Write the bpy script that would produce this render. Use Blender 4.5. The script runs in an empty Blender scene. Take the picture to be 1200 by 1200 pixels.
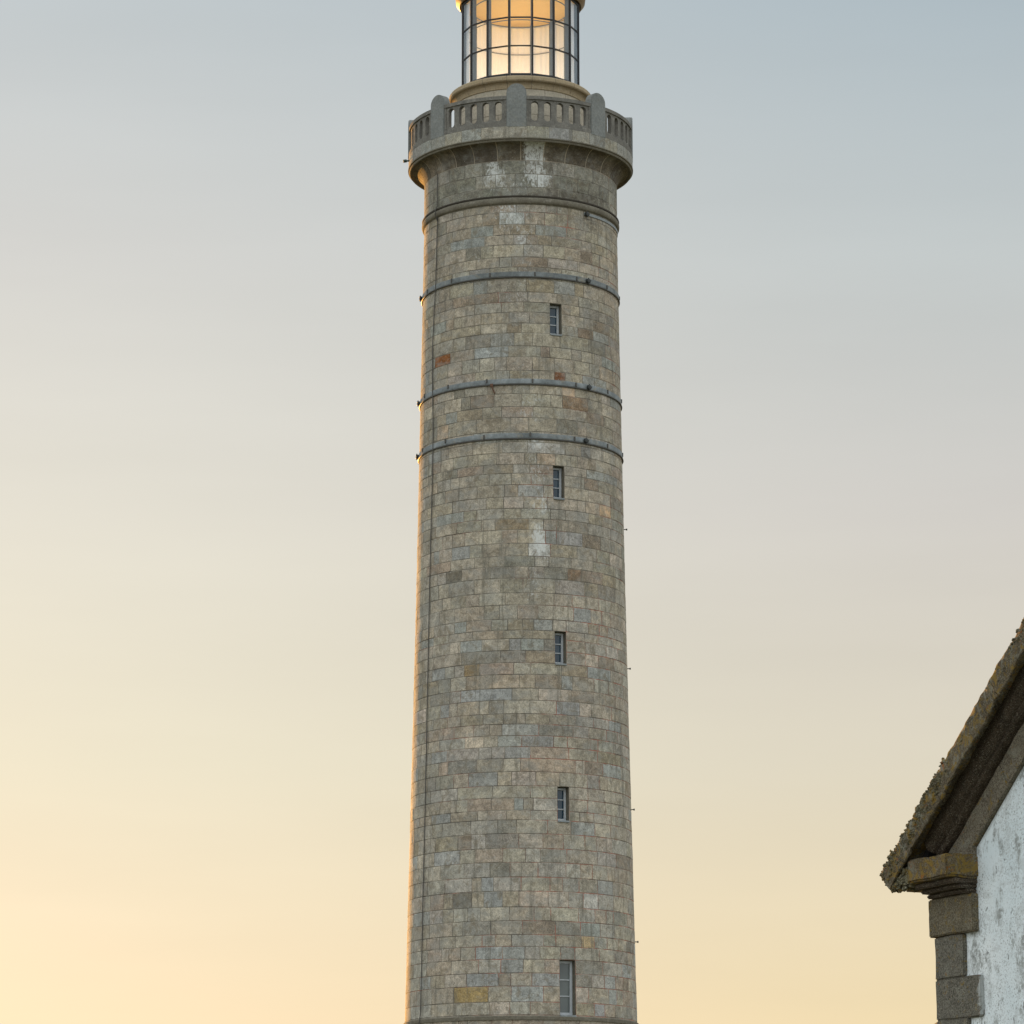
import bpy, bmesh, math, random
from mathutils import Vector, Matrix, noise
random.seed(11)
R_ = math.radians
scene = bpy.context.scene
COL = scene.collection

# ------------------------------------------------------------------ camera maths
F_PX = 4190.0
PITCH = R_(11.85)
CAM_Z = 1.6
def ray(px, py):
    a = (px-600)/F_PX; t = (600-py)/F_PX
    return Vector((a, math.cos(PITCH)-t*math.sin(PITCH), math.sin(PITCH)+t*math.cos(PITCH)))
DIST = 116.0
AX = 0.29                      # tower axis x
def zf(py, r=0.0):             # height of a point on the near side of a ring
    d = ray(600, py); return CAM_Z + (DIST-r)*d.z/d.y

# tower radius by height, from silhouette widths
_w = [(235,111.2),(290,113.1),(430,116.0),(570,119.3),(700,122.3),(850,126.2),(1020,131.0),(1190,135.6)]
_prof = []
for py, w in _w:
    z = zf(py); dep = DIST*math.cos(PITCH)+(z-CAM_Z)*math.sin(PITCH)
    _prof.append((z, w*dep/F_PX*0.9995))
_prof.sort()
def R_at(z):
    P = _prof
    if z <= P[0][0]:
        return P[0][1] + (P[0][0]-z)*0.028
    if z >= P[-1][0]: return P[-1][1]
    for (z0,r0),(z1,r1) in zip(P, P[1:]):
        if z <= z1:
            return r0+(r1-r0)*(z-z0)/(z1-z0)
def surf(px, py):              # pixel of the photo -> (theta, z) on the shaft
    d = ray(px, py); z = zf(py, 3.3)
    for _ in range(8):
        r = R_at(z)
        # |k d - axis| = r
        a = d.x*d.x+d.y*d.y; b = -2*(d.x*AX+d.y*DIST); c = AX*AX+DIST*DIST-r*r
        disc = b*b-4*a*c
        if disc < 0:
            return (math.copysign(math.pi/2, px-610), CAM_Z+DIST*d.z/d.y)
        k = (-b-math.sqrt(disc))/(2*a)
        z = CAM_Z+k*d.z
    th = math.asin(max(-1,min(1,(k*d.x-AX)/r)))
    return th, z
def cyl(th, r, z):             # local coordinates of the lighthouse
    return (r*math.sin(th), -r*math.cos(th), z)

# ------------------------------------------------------------------ object helpers
def tag(o, label=None, cat=None, group=None, kind=None):
    if label: o['label'] = label
    if cat: o['category'] = cat
    if group: o['group'] = group
    if kind: o['kind'] = kind
    return o
def empty(name, loc=(0,0,0), rz=0, parent=None):
    o = bpy.data.objects.new(name, None); COL.objects.link(o)
    o.location = loc; o.rotation_euler = (0,0,rz); o.empty_display_size = .3
    if parent: o.parent = parent
    return o
def mesh_obj(name, verts, faces, mats, parent=None, smooth=False, fmat=None, attrs=None):
    me = bpy.data.meshes.new(name)
    me.from_pydata([tuple(v) for v in verts], [], faces)
    for m in (mats if isinstance(mats, (list,tuple)) else [mats]): me.materials.append(m)
    if fmat: me.polygons.foreach_set('material_index', fmat)
    if smooth: me.polygons.foreach_set('use_smooth', [True]*len(me.polygons))
    if attrs:
        for an, vals in attrs.items():
            at = me.color_attributes.new(an, 'FLOAT_COLOR', 'POINT')
            flat = []
            for v in vals: flat += list(v)
            at.data.foreach_set('color', flat)
    me.update()
    o = bpy.data.objects.new(name, me); COL.objects.link(o)
    if parent: o.parent = parent
    return o
class MB:
    def __init__(s): s.v=[]; s.f=[]; s.m=[]
    def add(s, vs, fs, mi=0):
        b=len(s.v); s.v += [tuple(x) for x in vs]; s.f += [tuple(i+b for i in q) for q in fs]; s.m += [mi]*len(fs)
    def bevbox(s, c, size, M=None, bev=.01, mi=0, jit=0):
        bm = bmesh.new(); bmesh.ops.create_cube(bm, size=1)
        for v in bm.verts: v.co = Vector((v.co.x*size[0], v.co.y*size[1], v.co.z*size[2]))
        if bev: bmesh.ops.bevel(bm, geom=bm.edges[:], offset=bev, segments=2, affect='EDGES', profile=.5)
        s.bm(bm, M, c, mi)
    def bm(s, bm, M=None, c=(0,0,0), mi=0):
        bm.verts.ensure_lookup_table(); bm.verts.index_update()
        vs=[]
        for v in bm.verts:
            p = v.co + Vector(c)
            vs.append(M @ p if M else p)
        s.add(vs, [[v.index for v in f.verts] for f in bm.faces], mi); bm.free()
    def tube(s, pts, r, n=8, mi=0):
        pts=[Vector(p) for p in pts]; vs=[]; fs=[]
        for i,p in enumerate(pts):
            t=(pts[min(i+1,len(pts)-1)]-pts[max(i-1,0)]).normalized()
            up = Vector((0,0,1)) if abs(t.z)<.9 else Vector((1,0,0))
            a=t.cross(up).normalized(); b=t.cross(a).normalized()
            for k in range(n):
                q=2*math.pi*k/n; vs.append(p+a*r*math.cos(q)+b*r*math.sin(q))
        for i in range(len(pts)-1):
            for k in range(n):
                fs.append((i*n+k,i*n+(k+1)%n,(i+1)*n+(k+1)%n,(i+1)*n+k))
        fs.append(tuple(range(n))[::-1]); fs.append(tuple(range((len(pts)-1)*n,len(pts)*n)))
        s.add(vs,fs,mi)
    def revolve(s, prof, th0=0, th1=2*math.pi, n=160, mi=0, caps=True):
        full = abs(th1-th0-2*math.pi)<1e-6
        cnt = n if full else n+1; vs=[]; fs=[]; L=len(prof)
        for i in range(cnt):
            th=th0+(th1-th0)*i/n
            for r,z in prof: vs.append(cyl(th,r,z))
        for i in range(n):
            j=(i+1)%cnt
            for k in range(L-1):
                fs.append((i*L+k, j*L+k, j*L+k+1, i*L+k+1))
        if caps and not full:
            fs.append(tuple(range(L))); fs.append(tuple((cnt-1)*L+k for k in range(L))[::-1])
        s.add(vs,fs,mi)
    def build(s, name, mats, parent=None, smooth=False):
        return mesh_obj(name, s.v, s.f, mats, parent, smooth, s.m)
def smooth_angle(o, deg=35):
    for e in o.data.polygons: e.use_smooth=True
    me=o.data; bm=bmesh.new(); bm.from_mesh(me)
    bmesh.ops.recalc_face_normals(bm, faces=bm.faces)
    for e in bm.edges:
        if len(e.link_faces)==2 and e.calc_face_angle(0)>R_(deg): e.smooth=False
    bm.to_mesh(me); bm.free()
    return o

# ------------------------------------------------------------------ materials
def srgb(r,g,b):
    f=lambda c:(c/255/12.92 if c/255<=.04045 else ((c/255+.055)/1.055)**2.4)
    return (f(r),f(g),f(b),1)
class NT:
    def __init__(s, name):
        m=bpy.data.materials.new(name); m.use_nodes=True; s.m=m; s.t=m.node_tree; s.t.nodes.clear()
        s.out=s.n('ShaderNodeOutputMaterial'); s.b=s.n('ShaderNodeBsdfPrincipled')
        s.l(s.b.outputs[0], s.out.inputs[0]); s.tc=s.n('ShaderNodeTexCoord'); s.co=s.tc.outputs['Object']
        s.b.inputs['Roughness'].default_value=.9; s.b.inputs['Specular IOR Level'].default_value=.25
    def n(s,k,**kw):
        x=s.t.nodes.new(k)
        for a,v in kw.items(): setattr(x,a,v)
        return x
    def l(s,a,b): s.t.links.new(a,b)
    def noise(s, scale, detail=5, rough=.55, vec=None, dist=0, st=None):
        x=s.n('ShaderNodeTexNoise'); x.inputs['Scale'].default_value=scale; x.inputs['Detail'].default_value=detail
        x.inputs['Roughness'].default_value=rough; x.inputs['Distortion'].default_value=dist
        v = vec or s.co
        if st:
            mp=s.n('ShaderNodeMapping'); mp.inputs['Scale'].default_value=st; s.l(v,mp.inputs[0]); v=mp.outputs[0]
        s.l(v,x.inputs['Vector']); return x.outputs[0]
    def mapr(s, x, a,b,c=0,d=1):
        m=s.n('ShaderNodeMapRange'); m.clamp=True
        for i,v in enumerate((a,b,c,d)): m.inputs[i+1].default_value=v
        s.l(x,m.inputs[0]); return m.outputs[0]
    def math(s,op,a,b):
        m=s.n('ShaderNodeMath',operation=op)
        for i,v in enumerate((a,b)):
            if isinstance(v,(int,float)): m.inputs[i].default_value=v
            else: s.l(v,m.inputs[i])
        return m.outputs[0]
    def mix(s,fac,a,b,mode='MIX'):
        m=s.n('ShaderNodeMix',data_type='RGBA',blend_type=mode)
        if isinstance(fac,(int,float)): m.inputs[0].default_value=fac
        else: s.l(fac,m.inputs[0])
        for i,v in ((6,a),(7,b)):
            if isinstance(v,tuple): m.inputs[i].default_value=(v+(1,))[:4]
            else: s.l(v,m.inputs[i])
        return m.outputs[2]
    def gray(s,x):
        c=s.n('ShaderNodeCombineColor')
        for i in range(3): s.l(x,c.inputs[i])
        return c.outputs[0]
    def base(s,c):
        if isinstance(c,tuple): s.b.inputs['Base Color'].default_value=(c+(1,))[:4]
        else: s.l(c,s.b.inputs['Base Color'])
    def bump(s,h,strength=.4,dist=.02,prev=None):
        b=s.n('ShaderNodeBump'); b.inputs['Strength'].default_value=strength; b.inputs['Distance'].default_value=dist
        s.l(h,b.inputs['Height'])
        if prev: s.l(prev,b.inputs['Normal'])
        s.l(b.outputs[0],s.b.inputs['Normal']); return b.outputs[0]

def mat_ashlar(name, use_stain=True):
    t=NT(name)
    a=t.n('ShaderNodeAttribute',attribute_name='block_color').outputs['Color']
    st=t.n('ShaderNodeAttribute',attribute_name='stain')
    sep=t.n('ShaderNodeSeparateColor'); t.l(st.outputs['Color'],sep.inputs[0])
    big=t.noise(.9,6,.6); mid=t.noise(5.5,8,.68,dist=.5); fine=t.noise(26,4,.7)
    c=t.mix(1.0,a,t.gray(t.mapr(big,.36,.64,.84,1.14)),'MULTIPLY')
    c=t.mix(1.0,c,t.gray(t.mapr(mid,.38,.62,.72,1.26)),'MULTIPLY')
    c=t.mix(1.0,c,t.gray(t.mapr(fine,.38,.62,.74,1.25)),'MULTIPLY')
    # blue-grey patina and ochre lichen drifting over the blocks
    pat=t.mapr(t.noise(1.7,6,.6,vec=None,st=(1,1,1.6)),.49,.60,0,.42)
    c=t.mix(pat,c,(.285,.288,.265))
    och=t.mapr(t.noise(2.3,7,.72,dist=1.0,st=(1.3,1.3,1)),.53,.63,0,.62)
    c=t.mix(och,c,(.20,.165,.11))
    # dark vertical weather streaks (rare)
    stv=t.mapr(t.noise(3.2,6,.7,st=(1.4,1.4,.12)),.55,.66,0,.6)
    c=t.mix(stv,c,(.15,.14,.11))
    # dark pits
    pits=t.mapr(t.noise(11,4,.65,dist=.6),.60,.68,0,.55)
    c=t.mix(pits,c,(.10,.095,.075))
    # pale flecks everywhere, sparse
    fl=t.mapr(t.noise(15,5,.75,dist=1.4),.585,.65,0,.6)
    c=t.mix(fl,c,(.50,.49,.44))
    # white salt bloom, where the attribute says so
    wn=t.math('ADD',t.noise(11,8,.8,dist=.6,st=(1,1,.55)),t.math('MULTIPLY',sep.outputs[0],.36))
    wm=t.mapr(wn,.70,.84,0,.85); wm=t.math('MULTIPLY',wm,t.mapr(sep.outputs[0],.0,.12,0,1))
    c=t.mix(wm,c,(.68,.70,.68))
    # dark staining; on the cove it adds to the painted shade
    dn=t.math('ADD',t.noise(3,6,.7,dist=.8),t.math('MULTIPLY',sep.outputs[1],.45))
    dm=t.math('MULTIPLY',t.mapr(dn,.62,.86,0,.85),t.mapr(sep.outputs[1],.0,.12,0,1))
    c=t.mix(dm,c,(.085,.072,.055))
    t.base(c)
    h=t.math('ADD',t.math('MULTIPLY',mid,.7),t.math('MULTIPLY',fine,.35))
    t.bump(h,.55,.03)
    return t.m
def mat_joint():
    t=NT('mortar')
    n=t.noise(.55,4,.6); n2=t.noise(2.2,5,.65); n3=t.noise(1.1,4,.6,st=(1,1,2))
    sx=t.n('ShaderNodeSeparateXYZ'); t.l(t.co,sx.inputs[0])
    g=t.math('ADD',t.math('MULTIPLY',sx.outputs[0],.035),t.math('MULTIPLY',sx.outputs[2],-.007))
    c=t.mix(t.mapr(t.math('ADD',n,t.math('ADD',g,.11)),.46,.58),(.17,.155,.125),(.37,.14,.095))
    c=t.mix(t.mapr(n2,.46,.56,0,.8),c,(.33,.305,.25))
    c=t.mix(t.mapr(n3,.52,.58,0,.8),c,(.10,.09,.075))
    t.base(c); t.bump(t.noise(30),.5,.01); return t.m
def mat_stone(name, c0, c1, c2=None, scale=3, pit=.5, rough=.92, bump=.5):
    t=NT(name); a=t.noise(scale,7,.68,dist=.4); b=t.noise(scale*7,5,.7)
    c=t.mix(t.mapr(a,.35,.65),c0,c1)
    if c2: c=t.mix(t.mapr(t.noise(scale*1.7,7,.75,dist=1.3),.55,.68,0,.8),c,c2)
    c=t.mix(1.0,c,t.gray(t.mapr(b,.3,.7,.75,1.2)),'MULTIPLY')
    c=t.mix(t.mapr(t.noise(scale*5,3,.6),.64,.72,0,pit),c,tuple(x*.35 for x in c0))
    t.base(c); t.b.inputs['Roughness'].default_value=rough
    t.bump(t.math('ADD',t.math('MULTIPLY',a,.7),t.math('MULTIPLY',b,.4)),bump,.02); return t.m
def mat_plain(name,c,rough=.5,metal=0,spec=.5,var=.12,scale=8):
    t=NT(name); n=t.noise(scale,5,.6)
    t.base(t.mix(1.0,(c+(1,))[:4],t.gray(t.mapr(n,.3,.7,1-var,1+var)),'MULTIPLY'))
    t.b.inputs['Roughness'].default_value=rough; t.b.inputs['Metallic'].default_value=metal
    t.b.inputs['Specular IOR Level'].default_value=spec; return t.m
M={}
M['ashlar']=mat_ashlar('granite_ashlar')
M['joint']=mat_joint()
M['joint_pale']=None
M['rail']=mat_stone('weathered_grey_stone',(.21,.20,.175),(.135,.13,.115),(.31,.30,.27),2.5,.6)
M['post']=mat_stone('post_stone',(.235,.245,.235),(.19,.20,.19),(.26,.25,.21),2.2,.3,bump=.3)
M['fascia_joint']=mat_plain('joint_line',(.17,.14,.11),.9)
M['drumcap']=mat_stone('cream_moulding',(.40,.32,.205),(.34,.27,.17),(.44,.39,.30),3,.3)
M['drumwall']=mat_stone('cream_ashlar',(.46,.41,.32),(.40,.36,.28),(.50,.47,.40),2,.3)
M['ring']=mat_stone('string_course',(.19,.175,.135),(.14,.125,.095),(.29,.27,.225),2.2,.6)
M['lead']=mat_stone('lead_band',(.25,.275,.28),(.11,.125,.125),(.26,.235,.18),1.1,.7,.6,.3)
M['lead_pale']=mat_stone('zinc_strip',(.27,.295,.30),(.20,.22,.225),None,3.0,.2,.5,.2)
M['black']=mat_plain('black_fitting',(.018,.022,.020),.5)
M['cable']=mat_plain('dark_cable',(.07,.065,.055),.6)
M['frame']=mat_plain('window_paint',(.50,.53,.55),.5,var=.06)
M['steel']=mat_plain('lantern_steel',(.022,.024,.028),.5,0,.3)
M['fin']=mat_plain('mullion_paint',(.17,.20,.235),.4,0,.5)
M['roof_metal']=mat_plain('lantern_roof_paint',(.16,.095,.035),.5,0,.4)
M['ceil']=mat_plain('lantern_ceiling_paint',(.90,.58,.21),.6,var=.03)
M['floor_in']=mat_plain('lantern_floor',(.5,.42,.32),.7)
def mat_pane(name,c,rough=.08):
    t=NT(name); n=t.noise(.8,2); t.base(t.mix(t.mapr(n,.35,.65),(c+(1,))[:4],(tuple(x*1.6 for x in c)+(1,))[:4]))
    t.b.inputs['Roughness'].default_value=rough; t.b.inputs['Specular IOR Level'].default_value=.5
    t.bump(t.noise(1.5,1),.06,.05); return t.m
M['pane']=mat_pane('dark_window_glass',(.012,.035,.055))
M['pane_low']=mat_pane('grey_window_glass',(.10,.115,.11),.15)
def mat_glass():
    t=NT('clear_glass'); t.t.nodes.remove(t.b)
    lw=t.n('ShaderNodeLayerWeight'); lw.inputs[0].default_value=.5; fr=t.n('ShaderNodeMath',operation='MULTIPLY_ADD'); t.l(t.math('POWER',lw.outputs['Facing'],5),fr.inputs[0]); fr.inputs[1].default_value=.9; fr.inputs[2].default_value=.035
    tr=t.n('ShaderNodeBsdfTransparent'); tr.inputs[0].default_value=(.95,.97,.97,1)
    gl=t.n('ShaderNodeBsdfGlossy'); gl.inputs['Roughness'].default_value=.02
    mx=t.n('ShaderNodeMixShader'); t.l(fr.outputs[0],mx.inputs[0]); t.l(tr.outputs[0],mx.inputs[1]); t.l(gl.outputs[0],mx.inputs[2])
    t.l(mx.outputs[0],t.out.inputs[0]); return t.m
M['glass']=mat_glass()
def mat_curtain():
    t=NT('sheer_curtain'); t.t.nodes.remove(t.b)
    n=t.noise(1.2,4,.6,st=(6,6,.5)); c=t.mix(t.mapr(n,.3,.7),(.76,.80,.93,1),(.80,.84,.96,1))
    d=t.n('ShaderNodeBsdfDiffuse'); tr=t.n('ShaderNodeBsdfTranslucent'); t.l(c,d.inputs[0]); t.l(c,tr.inputs[0])
    mx=t.n('ShaderNodeMixShader'); mx.inputs[0].default_value=.25; t.l(d.outputs[0],mx.inputs[1]); t.l(tr.outputs[0],mx.inputs[2])
    t.l(mx.outputs[0],t.out.inputs[0]); return t.m
M['curtain']=mat_curtain()

M['joint_pale']=mat_stone('pale_mortar',(.46,.40,.31),(.36,.30,.23),None,2.5,.3)
# ------------------------------------------------------------------ stone blocks on a surface of revolution
PAL=[((.350,.335,.285),26),((.335,.332,.300),22),((.300,.322,.318),11),((.345,.318,.260),13),((.270,.240,.195),6),
     ((.385,.365,.310),10),((.245,.242,.212),6),((.315,.302,.255),15),((.330,.290,.240),3),((.295,.272,.21),3),((.42,.395,.34),1.5)]
def pick(pal=PAL):
    s=sum(w for _,w in pal); x=random.random()*s
    for c,w in pal:
        x-=w
        if x<=0: break
    k=random.uniform(.90,1.10); return tuple(v*k*random.uniform(.98,1.02) for v in c)
class Blocks:
    def __init__(s): s.v=[];s.f=[];s.m=[];s.c=[];s.st=[]
    def core(s, P, v0, v1, ths, skip=lambda a,b,z0,z1:False, depth=0, nv=1):
        for i in range(len(ths)-1):
            if skip(ths[i],ths[i+1],v0,v1): continue
            for k in range(nv):
                va=v0+(v1-v0)*k/nv; vb=v0+(v1-v0)*(k+1)/nv; b=len(s.v)
                for th,v in ((ths[i],va),(ths[i+1],va),(ths[i+1],vb),(ths[i],vb)):
                    r,z=P(v)[:2]; s.v.append(cyl(th,r,z)); s.c.append((.3,.3,.3,1)); s.st.append((0,0,0,1))
                s.f.append((b,b+1,b+2,b+3)); s.m.append(1)
    def block(s, P, t0,t1,v0,v1, color, stain=None, g=.008, b=.010, h=.014, vlen=1.0, nv=1, jit=.003):
        """P(v)->(r,z,nr,nz) profile; v spans vlen metres per unit"""
        r0=P((v0+v1)/2)[0]; gt=g/r0; bt=b/r0; gv=g/vlen; bv=b/vlen
        w=(t1-t0)*r0; n=max(1,int(w/.17))
        a0=t0+gt; a1=t1-gt; us=[(a0,0),(a0,1),(a0+bt,2)]+[(a0+bt+(a1-a0-2*bt)*k/n,2) for k in range(1,n)]+[(a1-bt,2),(a1,1),(a1,0)]
        c0=v0+gv; c1=v1-gv; vs=[(c0,0),(c0,1),(c0+bv,2)]+[(c0+bv+(c1-c0-2*bv)*k/nv,2) for k in range(1,nv)]+[(c1-bv,2),(c1,1),(c1,0)]
        H=(0,h-b*.6,h); j0=random.uniform(-jit,jit); ja=random.uniform(-jit,jit); jb=random.uniform(-jit,jit)
        base=len(s.v); L=len(vs)
        for ui,(u,lu) in enumerate(us):
            for vi,(v,lv) in enumerate(vs):
                r,z,nr,nz=P(v); lev=min(lu,lv); o=H[lev]
                if lev==2: o+=j0+ja*(2*(u-t0)/(t1-t0)-1)+jb*(2*(v-v0)/(v1-v0)-1)
                elif lev==1: o+=j0
                else: o=-.004
                s.v.append(cyl(u,r+nr*o,z+nz*o)); s.c.append(color+(1,)); s.st.append(stain(((u+math.pi)%(2*math.pi))-math.pi,z))
        for i in range(len(us)-1):
            for k in range(L-1):
                s.f.append((base+i*L+k, base+(i+1)*L+k, base+(i+1)*L+k+1, base+i*L+k+1)); s.m.append(0)
    def build(s,name,parent,mats=None):
        return mesh_obj(name,s.v,s.f,mats or [M['ashlar'],M['joint']],parent,False,s.m,{'block_color':s.c,'stain':s.st})

# ================================================================== LIGHTHOUSE
LH=empty('lighthouse',(AX,DIST,0))
tag(LH,'tall round lighthouse of pale grey granite blocks with a glazed lantern and stone gallery','lighthouse')

# --- windows of the shaft: photo rectangles (outer edge of opening)
WPX=[(644.5,658,356,392,0),(648.3,661.2,546,584,0),(650.3,663.5,740,778,0),(653.3,666.8,922,962,0),(656,674.5,1125,1190,1)]
WIN=[]
for x0,x1,y0,y1,low in WPX:
    ym=(y0+y1)/2
    ta,_=surf(x0,ym); tb,_=surf(x1,ym); xm=(x0+x1)/2
    _,zt=surf(xm,y0); _,zb=surf(xm,y1)
    WIN.append((ta,tb,zb,zt,low))
WTOP=surf(610,226)[1]          # under the string course
STR=zf(234,3.35)               # string course height
# --- course boundaries between anchors
anch=[0.0]
for w in sorted(WIN,key=lambda w:w[2]): anch+= [w[2],w[3]]
anch.append(STR)
zs=[0.0]
for a,b in zip(anch,anch[1:]):
    target=.435-.065*min(1,max(0,((a+b)/2-8)/28))
    n=max(1,round((b-a)/target)); hs=[random.uniform(.82,1.18) for _ in range(n)]; S=sum(hs); z=a
    for k in range(n-1):
        z+=hs[k]/S*(b-a); zs.append(z)
    zs.append(b)
def Pshaft(v):
    return (R_at(v),v,1,0)
_SC={}
def surf_c(px,py):
    if (px,py) not in _SC: _SC[(px,py)]=surf(px,py)
    return _SC[(px,py)]
def stain_at(th,z):
    w=0;d=0
    if abs(th)>1.6: return (0,0,0,1)
    x=math.degrees(th)
    # pale bloom column on the front, stronger in certain spots
    for (px,py,rx,rz,amt) in ((600,245,18,1.2,.6),(560,290,10,1.2,.45),(612,300,9,2.2,.6),(628,520,7,.35,1.0),(632,633,6,.7,1.0),(626,685,7,.7,.75),
                              (640,590,7,.6,.7),(618,470,10,2.0,.5),(632,600,9,6,.42),(612,760,12,4,.32),(625,560,6,1.2,.6),(600,350,12,2,.35)):
        t0,z0=surf_c(px,py); q=((x-math.degrees(t0))/rx)**2+((z-z0)/rz)**2
        w=max(w,amt*max(0,1-q*.8))
    for (px,py,rx,rz,amt) in ((690,250,14,1.0,.55),(590,335,9,.5,.45),(688,350,4,.6,.6),(688,470,4,.6,.6),(686,535,4,.6,.5),(600,320,60,.5,.2),(600,1196,80,.5,.25)):
        t0,z0=surf_c(px,py); q=((x-math.degrees(t0))/rx)**2+((z-z0)/rz)**2
        d=max(d,amt*max(0,1-q*.8))
    return (w,d,0,1)
SPECIAL=[(576,413,40,14,(.33,.37,.385)),(519,421,18,13,(.25,.105,.035)),(656,438,13,8,(.20,.10,.055)),(666,457,15,13,(.52,.42,.31)),(519,504,13,13,(.47,.39,.30)),
 (709,600,13,13,(.58,.43,.28)),(556,872,22,14,(.46,.42,.35)),(689,1104,15,14,(.52,.42,.26)),(676,1104,15,14,(.42,.43,.39)),(692,1048,17,13,(.44,.45,.43)),
 (676,1047,18,13,(.42,.43,.41)),(674,472,30,14,(.24,.185,.13)),(686,388,18,13,(.22,.185,.145)),(578,1049,22,14,(.26,.28,.28)),(552,1167,40,14,(.32,.25,.12)),
 (542,900,34,15,(.22,.22,.20)),(566,915,34,15,(.26,.275,.27)),(640,521,44,13,(.40,.41,.40)),(532,683,18,12,(.17,.165,.14)),(673,678,16,12,(.23,.175,.125)),
 (632,650,26,13,(.48,.50,.49)),(600,620,40,13,(.25,.215,.155)),(553,785,18,11,(.28,.22,.13)),(622,570,30,13,(.33,.35,.35)),(524,1000,30,13,(.31,.33,.33)),
 (542,1049,22,10,(.17,.165,.14)),(642,900,64,14,(.36,.31,.25)),(642,927,28,40,(.40,.36,.29)),(620,890,40,14,(.29,.24,.185)),(663,360,24,12,(.36,.33,.27)),
 (548,290,40,12,(.29,.33,.34)),(600,260,30,12,(.33,.36,.35)),(565,275,26,12,(.28,.32,.32)),(640,545,22,26,(.40,.34,.27)),(570,815,60,13,(.31,.335,.345)),(662,765,24,30,(.36,.31,.25))]
SP=[]
for px,py,w,h,c in SPECIAL:
    t0,z0=surf(px-w/2,py); t1,_=surf(px+w/2,py); SP.append(((t0+t1)/2,z0,(t1-t0)/2,h/2/35.,c,t0,t1))
bl=Blocks()
CORE=[-math.pi+2*math.pi*i/200 for i in range(201)]
def course(P,z0,z1,extra=0,pal=PAL,wmin=.38,wmax=1.3,vlen=1,nv=1,windows=True,stain=stain_at,special=True,g=.0105,h=.009,jit=.0035,dark=None):
    r=P((z0+z1)/2)[0]; zm=P((z0+z1)/2)[1]
    wins=[w for w in WIN if windows and z0<w[3]-1e-4 and z1>w[2]+1e-4]
    ths=sorted(set(CORE+[w[0] for w in wins]+[w[1] for w in wins]))
    bl_.core(P,z0,z1,ths,lambda a,b,_a,_b:any(a>=w[0]-1e-6 and b<=w[1]+1e-6 for w in wins),nv=nv)
    if wins: a0,a1=wins[0][1],wins[0][0]+2*math.pi
    else: a0=-math.pi+random.uniform(0,.3); a1=a0+2*math.pi
    # forced edges at special blocks of this course
    fixed=[]
    if special:
        for (tc,zc,hw,hh,c,ta,tb) in SP:
            if z0<=zc<z1 or (hh>.3 and abs(zm-zc)<hh):
                ta_,tb_=ta,tb
                while ta_<a0: ta_+=2*math.pi; tb_+=2*math.pi
                if tb_<=a1 and all(tb_<=f[0]+1e-3 or ta_>=f[1]-1e-3 for f in fixed): fixed.append((ta_,tb_,c))
    fixed.sort(); cur=a0; segs=[]
    def fill(x0,x1):
        L=(x1-x0)*r
        if L<.03: return
        n=max(1,round(L/random.uniform(.62,.86))); ws=[random.uniform(wmin,wmax) for _ in range(n)]; S=sum(ws); x=x0
        for w in ws:
            segs.append((x,x+w/S*(x1-x0),None)); x+=w/S*(x1-x0)
    for fa,fb,c in fixed:
        if (fa-cur)*r<.06: fa=cur
        fill(cur,fa); segs.append((fa,fb,c)); cur=fb
    fill(cur,a1)
    for ta,tb,c in segs:
        tm=(ta+tb)/2
        col=c or pick(pal)
        if windows:
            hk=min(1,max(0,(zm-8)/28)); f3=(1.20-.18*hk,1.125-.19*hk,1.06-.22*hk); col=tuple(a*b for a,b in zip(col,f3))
        tw=(tm+math.pi)%(2*math.pi)-math.pi; blk=stain(tw,zm); kk=random.uniform(.0,1.6)
        def stf(u,z,blk=blk,kk=kk):
            a=stain(u,z); return (.75*a[0]+.3*blk[0]*kk,.6*a[1]+.4*blk[1],0,1)
        bl_.block(P,ta,tb,z0,z1,col,stf,g=g,h=h,vlen=vlen,nv=nv,jit=jit)
bl_=bl
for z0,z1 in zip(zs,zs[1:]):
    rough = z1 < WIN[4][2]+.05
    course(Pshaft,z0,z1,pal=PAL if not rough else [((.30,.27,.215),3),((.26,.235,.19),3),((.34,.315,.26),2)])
shaft=bl.build('shaft',LH)

# plinth ledge below the lowest window
lz=WIN[4][2]-.02
ringm=MB()
rr=R_at(lz)
ringm.revolve([(rr-.05,lz-.14),(rr+.055,lz-.13),(rr+.06,lz-.03),(rr+.02,lz+.0),(rr-.05,lz+.002)],n=180)
smooth_angle(ringm.build('ledge',M['ring'],LH))

# --- neck above the string course, cove and fascia
RN=R_at(STR)+.01
zTopCore=zf(161,3.79)            # underside of fascia
zFas=zf(147.5,3.79)              # floor level
RF=3.79
zCove0=zf(188,3.25)
# neck courses
bl_=Blocks()
NECK=[((.27,.255,.205),4),((.24,.23,.185),4),((.30,.285,.235),3),((.21,.20,.16),3)]
def st_neck(th,z):
    x=math.degrees(th); w=0;d=.2
    for (px,py,rx,rz,amt) in ((580,203,8,.5,1.1),(628,203,9,.65,1.15),(627,186,8,.4,1.0),(640,172,9,.4,.8),(577,193,5,.3,1.1),(600,216,25,.35,.6),(600,195,30,.9,.25)):
        t0=math.asin((px-610)/113.); z0=zf(py,3.3); q=((x-math.degrees(t0))/rx)**2+((z-z0)/rz)**2
        w=max(w,amt*max(0,1-q*.7))
    if z<STR+.55 and 5<x<60: d=.6
    if w>.3: d=0
    return (w,d,0,1)
def Pneck(v): return (RN,v,1,0)
nz=[STR]; k=round((zCove0-STR)/.40)
for i in range(k): nz.append(STR+(zCove0-STR)*(i+1)/k)
for a,b in zip(nz,nz[1:]):
    course(Pneck,a,b,windows=False,special=False,pal=NECK,stain=st_neck,wmin=.6,wmax=1.2,g=.011)
bl_.build('neck',LH); bl_=Blocks()
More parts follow.
